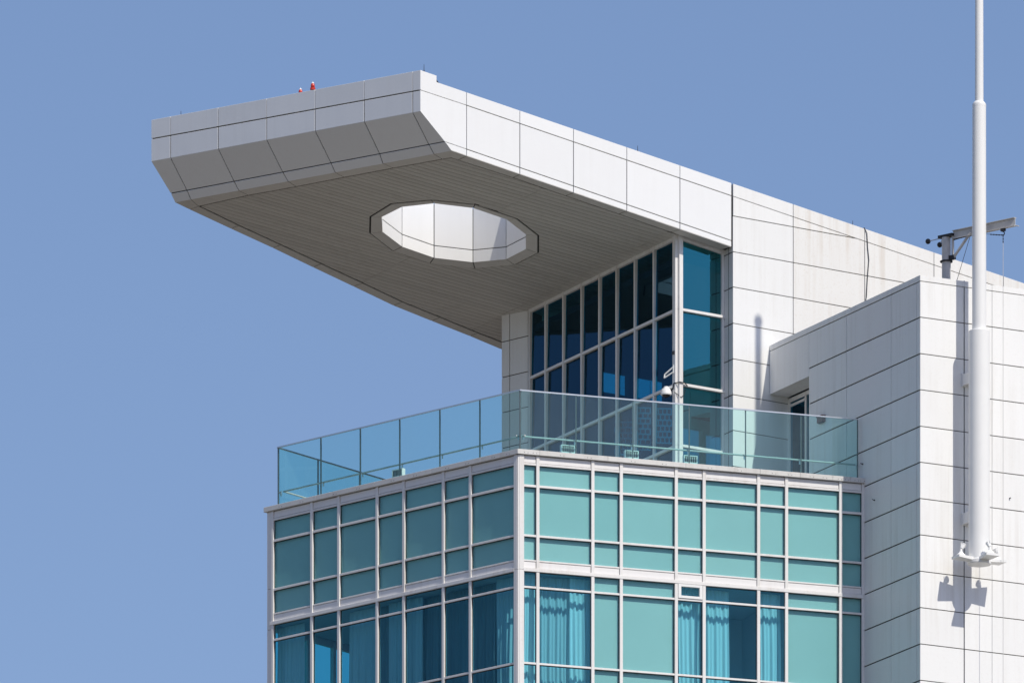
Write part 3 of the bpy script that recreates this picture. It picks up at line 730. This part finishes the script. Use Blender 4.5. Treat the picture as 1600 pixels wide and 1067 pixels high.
for v, zz_, rr in ((-bd*.72-bs*.02, 95.20, .085), (-bd*.36+bs*.12, 95.06, .085)):
    c = Z(zz_)+v
    MB().tube(Z(95.22)-bd*.12, c, .014, n=6).out('counterweight_rod', M['grey_paint'], dv)
    MB().lathe(c-Vector((0, 0, rr)), [(rr*math.sin(math.pi*i/10), rr*(1-math.cos(math.pi*i/10))) for i in range(11)], n=18).out('counterweight', M['dark'], dv, smooth=True)
hk = Z(0)+bd*2.27
mb = MB(); mb.fbox(Face((hk.x, hk.y), -40.6), -.07, .07, 95.02, 95.10, -.05, .05)
hp = [hk+Vector((0, 0, 95.02))]+[hk+bd*(.055*math.sin(a))+Vector((0, 0, 94.95+.055*math.cos(a))) for a in [0, .7, 1.4, 2.1, 2.8, 3.5, 4.2]]
mb.path(hp, .016); mb.out('hook', M['dark'], dv)
mb = MB()
for i in range(9):
    a = hk-bd*(.02+.055*i)+Vector((0, 0, 94.90+.012*i)); mb.tube(a, a-bd*.05+Vector((0, 0, .012)), .012 if i % 2 else .018, n=6)
mb.tube(hk-bd*.5+Vector((0, 0, 95.01)), Z(95.16)+bd*.98, .006, n=6)
for i in range(5): mb.tube(hk+Vector((0, 0, 94.90-.05*i)), hk+Vector((0, 0, 94.86-.05*i)), .012 if i % 2 else .018, n=6)
mb.out('chain', M['dark'], dv)
MB().tube(hk+Vector((0, 0, 94.68)), hk+Vector((0, 0, 79.3)), .008, n=6).out('hoist_wire', M['grey_paint'], dv)
MB().tube(Z(95.1)+bd*2.72+Vector((0, 0, .03)), Z(95.1)+bd*2.9+Vector((0, 0, -.03)), .018, n=6).out('end_stop', M['grey_paint'], dv)
MB().path([Z(95.2)+bd*1.0, towR.at(1.48, 93.62, -.3)], .008).path([towR.at(1.62, 93.60, -.2), towR.at(1.95, 93.80, -.6)], .014).out('guy_wire', M['dark'], dv)

# ================================================================== small things on the roof edge
def obstruction_light(p, label):
    o = root('obstruction_light', p, label, 'warning light', 'red warning lights on the canopy tip')
    MB().lathe(p, [(.05, 0), (.05, .05), (.03, .06), (.03, .08), (.085, .085), (.085, .15), (.06, .155)], n=18).out('lamp_base', M['red_lens'], o)
    MB().lathe(p+Vector((0, 0, .155)), [(.062, 0), (.066, .05), (.06, .10), (.04, .135)], n=18).out('lens', M['red_lens'], o, smooth=True)
    MB().lathe(p+Vector((0, 0, .29)), [(.042, 0), (.03, .03), (.006, .045), (.004, .08)], n=14).out('lamp_cap', M['white_paint'], o)
obstruction_light(front.at(-4.79, zt(-4.79)-.01, -.22), 'red warning light standing free above the canopy edge, nearer the corner')
obstruction_light(front.at(-5.50, zt(-5.50)-.07, -.42), 'red warning light half sunk behind the canopy edge, nearer the tip')
def rod(p, h, label):
    o = root('lightning_rod', p, label, 'lightning rod', 'lightning rods along the roof edge')
    MB().lathe(p, [(.03, 0), (.03, .02), (.014, .04)], n=10).out('rod_base', M['dark'], o)
    MB().tube(p+Vector((0, 0, .03)), p+Vector((0, 0, h)), .011, .006, n=8).out('rod', M['dark'], o)
rod(front.at(-.03, zt(0)-.012, -.2), .24, 'thin lightning rod on the high corner of the canopy')
rod(front.at(-10.45, zt(-10.45)-.012, -.15), .18, 'thin lightning rod near the outer tip of the canopy')
rod(penR.at(-5.1, top(-5.1)-.02, -.12), .24, 'thin lightning rod halfway down the long canopy edge')
rod(penR.at(3.4, top(3.4)-.02, -.12), .20, 'thin lightning rod beside the hanging cable on the roof edge')
# loose cable down the penthouse wall
pts = [(3.98, top(3.98)-.02, -.1), (3.99, top(3.98)+.02, .01), (4.08, 97.75, .03), (4.11, 97.3, .03), (4.16, 96.9, .03), (4.10, 96.3, .03), (4.06, 95.7, .03), (3.93, 95.0, .03), (3.86, 94.4, .03), (3.86, 92.9, .03)]
MB().path([penR.at(s-.22, z+.03, o) for s, z, o in pts], .013, n=6).out('cable', M['dark'], label='loose dark cable hanging down the weathered penthouse wall', cat='cable')

# ---- security camera on the glazed corner, its cable and a bracket
cp = penL.at(-.30, 91.86, .26)
cc_ = root('security_camera', cp, 'white dome security camera on the glazed corner under the canopy', 'camera')
MB().lathe(cp-Vector((0, 0, .12)), [(.17, 0), (.18, .035), (.165, .12), (.135, .20), (.08, .22), (.075, .27)], n=24).out('housing', M['white_paint'], cc_, smooth=False)
MB().lathe(cp-Vector((0, 0, .2)), [(.01, 0), (.08, .015), (.115, .04), (.13, .085)], n=20).out('dome', M['dark'], cc_, smooth=True)
MB().tube(cp+Vector((0, 0, .10)), penL.at(-.12, 91.98, .09), .03, n=10).out('bracket', M['white_paint'], cc_)
a = penL.at(-.12, 92.0, .12)
cab = [penL.at(-.14, 91.9, .11), penL.at(-.05, 92.08, .12), gpR.at(-1.82, 92.10, .12), gpR.at(-1.62, 92.10, .12), gpR.at(-1.5, 92.02, .09)]
MB().path(cab, .016, n=6).path([penL.at(-.03, 91.8, .11), gpR.at(-1.76, 91.62, .11), gpR.at(-1.66, 91.7, .11), gpR.at(-1.58, 91.92, .1)], .011, n=6).out('camera_cable', M['dark'], cc_)
bk = root('lamp_bracket', tuple(penL.at(-.1, 92.35, .1)), 'white open loop bracket on the glazed corner above the dome camera', 'bracket')
q = [penL.at(-.10, 92.62, .10), penL.at(-.32, 92.40, .30), penL.at(-.33, 92.29, .31), penL.at(-.10, 92.46, .10)]
MB().path(q, .024, n=8).out('loop', M['white_paint'], bk)
MB().tube(penL.at(-.09, 92.42, .10), penL.at(-.09, 92.68, .10), .025, n=8).out('bracket_plate', M['white_paint'], bk)
MB().fbox(penL, -.16, -.04, 93.02, 93.12, .09, .13).out('clip', M['dark'], bk)

# ---- wall lamp beside the doorway
wl = towL.at(-6.38, 90.47, 0)
wlr = root('wall_lamp', tuple(wl), 'small brown wall lamp on the shaded tower side behind the glass', 'wall lamp')
MB().fbox(towL, -6.56, -6.20, 90.38, 90.56, .0, .12).out('housing', M['rust'], wlr)
MB().prism([towL.at(-6.58, 90.56, 0), towL.at(-6.18, 90.56, 0), towL.at(-6.18, 90.58, 0), towL.at(-6.58, 90.58, 0)], [towL.at(-6.58, 90.56, .15), towL.at(-6.18, 90.56, .15), towL.at(-6.18, 90.58, .15), towL.at(-6.58, 90.58, .15)]).out('hood', M['rust'], wlr)
MB().fbox(towL, -6.53, -6.23, 90.36, 90.379, .02, .10).out('lens', M['dark'], wlr)

# ---- floodlights along the foot of the balustrade
def floodlight(F, s, z, label, off=-.42):
    b = F.at(s, GZ, off)
    o = root('floodlight', tuple(b), label, 'floodlight', 'floodlights on the terrace floor')
    MB().fbox(F, s-.20, s+.20, z-.10, z+.10, off-.06, off+.06).out('housing', M['grey_paint'], o)
    for a in ((s-.225, s+.225, z+.10, z+.125), (s-.225, s+.225, z-.125, z-.10), (s-.225, s-.20, z-.10, z+.10), (s+.20, s+.225, z-.10, z+.10)):
        MB().fbox(F, *a, off-.07, off+.075).out('frame', M['white_paint'], o)
    for i in range(6):
        MB().fbox(F, s-.18+i*.065, s-.15+i*.065, z-.085, z+.085, off+.061, off+.07).out('grille_bar', M['dark'], o)
    MB().tube(F.at(s-.21, GZ, off), F.at(s-.21, z, off), .014, n=6).tube(F.at(s+.21, GZ, off), F.at(s+.21, z, off), .014, n=6).fbox(F, s-.23, s+.23, GZ, GZ+.02, off-.08, off+.08).out('stand', M['grey_paint'], o)
floodlight(balR, 1.73, 88.31, 'floodlight at the first glass joint from the terrace corner, sunny side')
floodlight(balR, 3.86, 88.31, 'floodlight at the second glass joint from the terrace corner, sunny side')
floodlight(balR, 5.83, 88.31, 'floodlight in front of the teal pane by the glazed corner')
floodlight(balL, -5.62, 88.31, 'floodlight on the open sky side of the terrace, dark against the glass', off=-.30)

# ================================================================== curtains behind the glass
def curtain(F, s0, s1, off, label, seed, mat='curtain', z0=79.42, z1=84.22, flare=0.0):
    sh = (.354 if F is lowR else .97)*abs(off)*(1 if F is lowR else -1); s0 = max(s0+sh, -11.08); s1 = s1+sh
    rnd = random.Random(seed); nx = max(12, int((s1-s0)/.022)); nz = 10
    f1, f2, ph = rnd.uniform(38, 48), rnd.uniform(15, 21), rnd.uniform(0, 6)
    V = []; Fc = []
    for j in range(nz+1):
        t = j/nz; z = z1+(z0-z1)*t
        for i in range(nx+1):
            u = i/nx; s = s0+(s1-s0)*u
            am = .018+.03*min(1, t*2.2)
            o = off+am*math.sin(f1*s+ph+.5*math.sin(3*t+ph))+.75*am*math.sin(f2*s+1.7*ph+.9*math.sin(2.2*t+seed))
            V.append(F.at(s+.02*math.sin(5*t+seed)*t+flare*t*(u-.5), z, o))
    for j in range(nz):
        for i in range(nx):
            a = j*(nx+1)+i; Fc.append([a, a+1, a+nx+2, a+nx+1])
    return build('curtain', V, Fc, M[mat], smooth=True, label=label, cat='curtain', group='curtains behind the blue glass')
curtain(lowR, .19, .66, -.30, 'bright curtain in the narrow bay beside the corner post', 1)
curtain(lowR, .69, 1.80, -.50, 'wide dim curtain just past the narrow corner bay, sunlit side', 2, 'curtain_shade_mid')
curtain(lowR, 1.70, 2.42, -.36, 'bright curtain next to the first teal opaque pane', 3)
curtain(lowR, 5.33, 6.05, -.36, 'bright curtain below the small white framed opening window', 4)
curtain(lowR, 6.23, 7.02, -.42, 'curtain drawn over half of the wide bay, dark room beside it', 5)
curtain(lowR, 8.09, 8.76, -.34, 'bright curtain in the narrow bay before the last teal panes', 6)
curtain(lowL, -10.75, -9.46, -.40, 'curtain in the bay nearest the outer end of the shaded side', 7, 'curtain_shade_mid')
curtain(lowL, -7.45, -6.25, -.40, 'curtain beside the open bay with a view through the room', 8, 'curtain_shade_mid')
curtain(lowL, -6.15, -5.72, -.55, 'narrow strip of curtain in the middle bay of the shaded side', 9, 'curtain_shade_dark')
curtain(lowL, -5.68, -5.08, -.40, 'fuller curtain in the narrow middle bay of the shaded side', 10, 'curtain_shade_mid')
curtain(lowL, -4.97, -4.18, -.38, 'lighter half curtain in the wide bay third from the corner', 11, 'curtain_shade_mid')
curtain(lowL, -4.14, -3.32, -.65, 'darker half curtain in the wide bay third from the corner', 12, 'curtain_shade_dark')
curtain(lowL, -3.22, -2.14, -.60, 'dark curtain in the narrow bay second from the corner', 13, 'curtain_shade_dark')
curtain(lowL, -2.04, -.98, -.65, 'dark curtain in the shaded wide bay by the corner post', 14, 'curtain_shade_dark')
curtain(lowL, -.95, -.22, -.40, 'lighter curtain on the shaded side right at the corner post', 15, 'curtain_shade_mid')

# ---- white lattice screens that hang in the penthouse
def lattice(a, b, wdt, z0, z1, label):
    c = inr(a, b); F = Face(tuple(c[:2]), 5.0)
    o = root('lattice_screen', (c.x, c.y, z1), label, 'screen', 'lattice screens inside the penthouse')
    nz = int((z1-z0)/.16); mb = MB()
    for j in range(nz+1):
        z = z0+(z1-z0)*j/nz; mb.fbox(F, -wdt/2, wdt/2, z-.022, z+.022, -.02, .02)
        if j < nz:
            for i in range(4):
                s = -wdt/2+wdt*((i+.5*(j % 2))/3.6)
                if s < wdt/2: mb.fbox(F, s-.018, s+.018, z+.022, z+(z1-z0)/nz-.022, -.015, .015)
    mb.out('lattice', M['curtain'], o)
    for s in (-wdt/2+.02, wdt/2-.02): MB().tube(F.at(s, z1, 0), F.at(s, 96.0, 0), .008, n=6).out('hanger', M['dark'], o)
lattice(4.4, .45, .62, 90.8, 91.85, 'pale lattice screen farthest from the glazed corner in the penthouse')
lattice(3.2, .45, .58, 90.7, 92.05, 'tallest pale lattice screen, in the middle of the three behind the dark glazing')
lattice(1.7, .45, .50, 90.6, 91.7, 'pale lattice screen close behind the glazed corner below the dome camera')
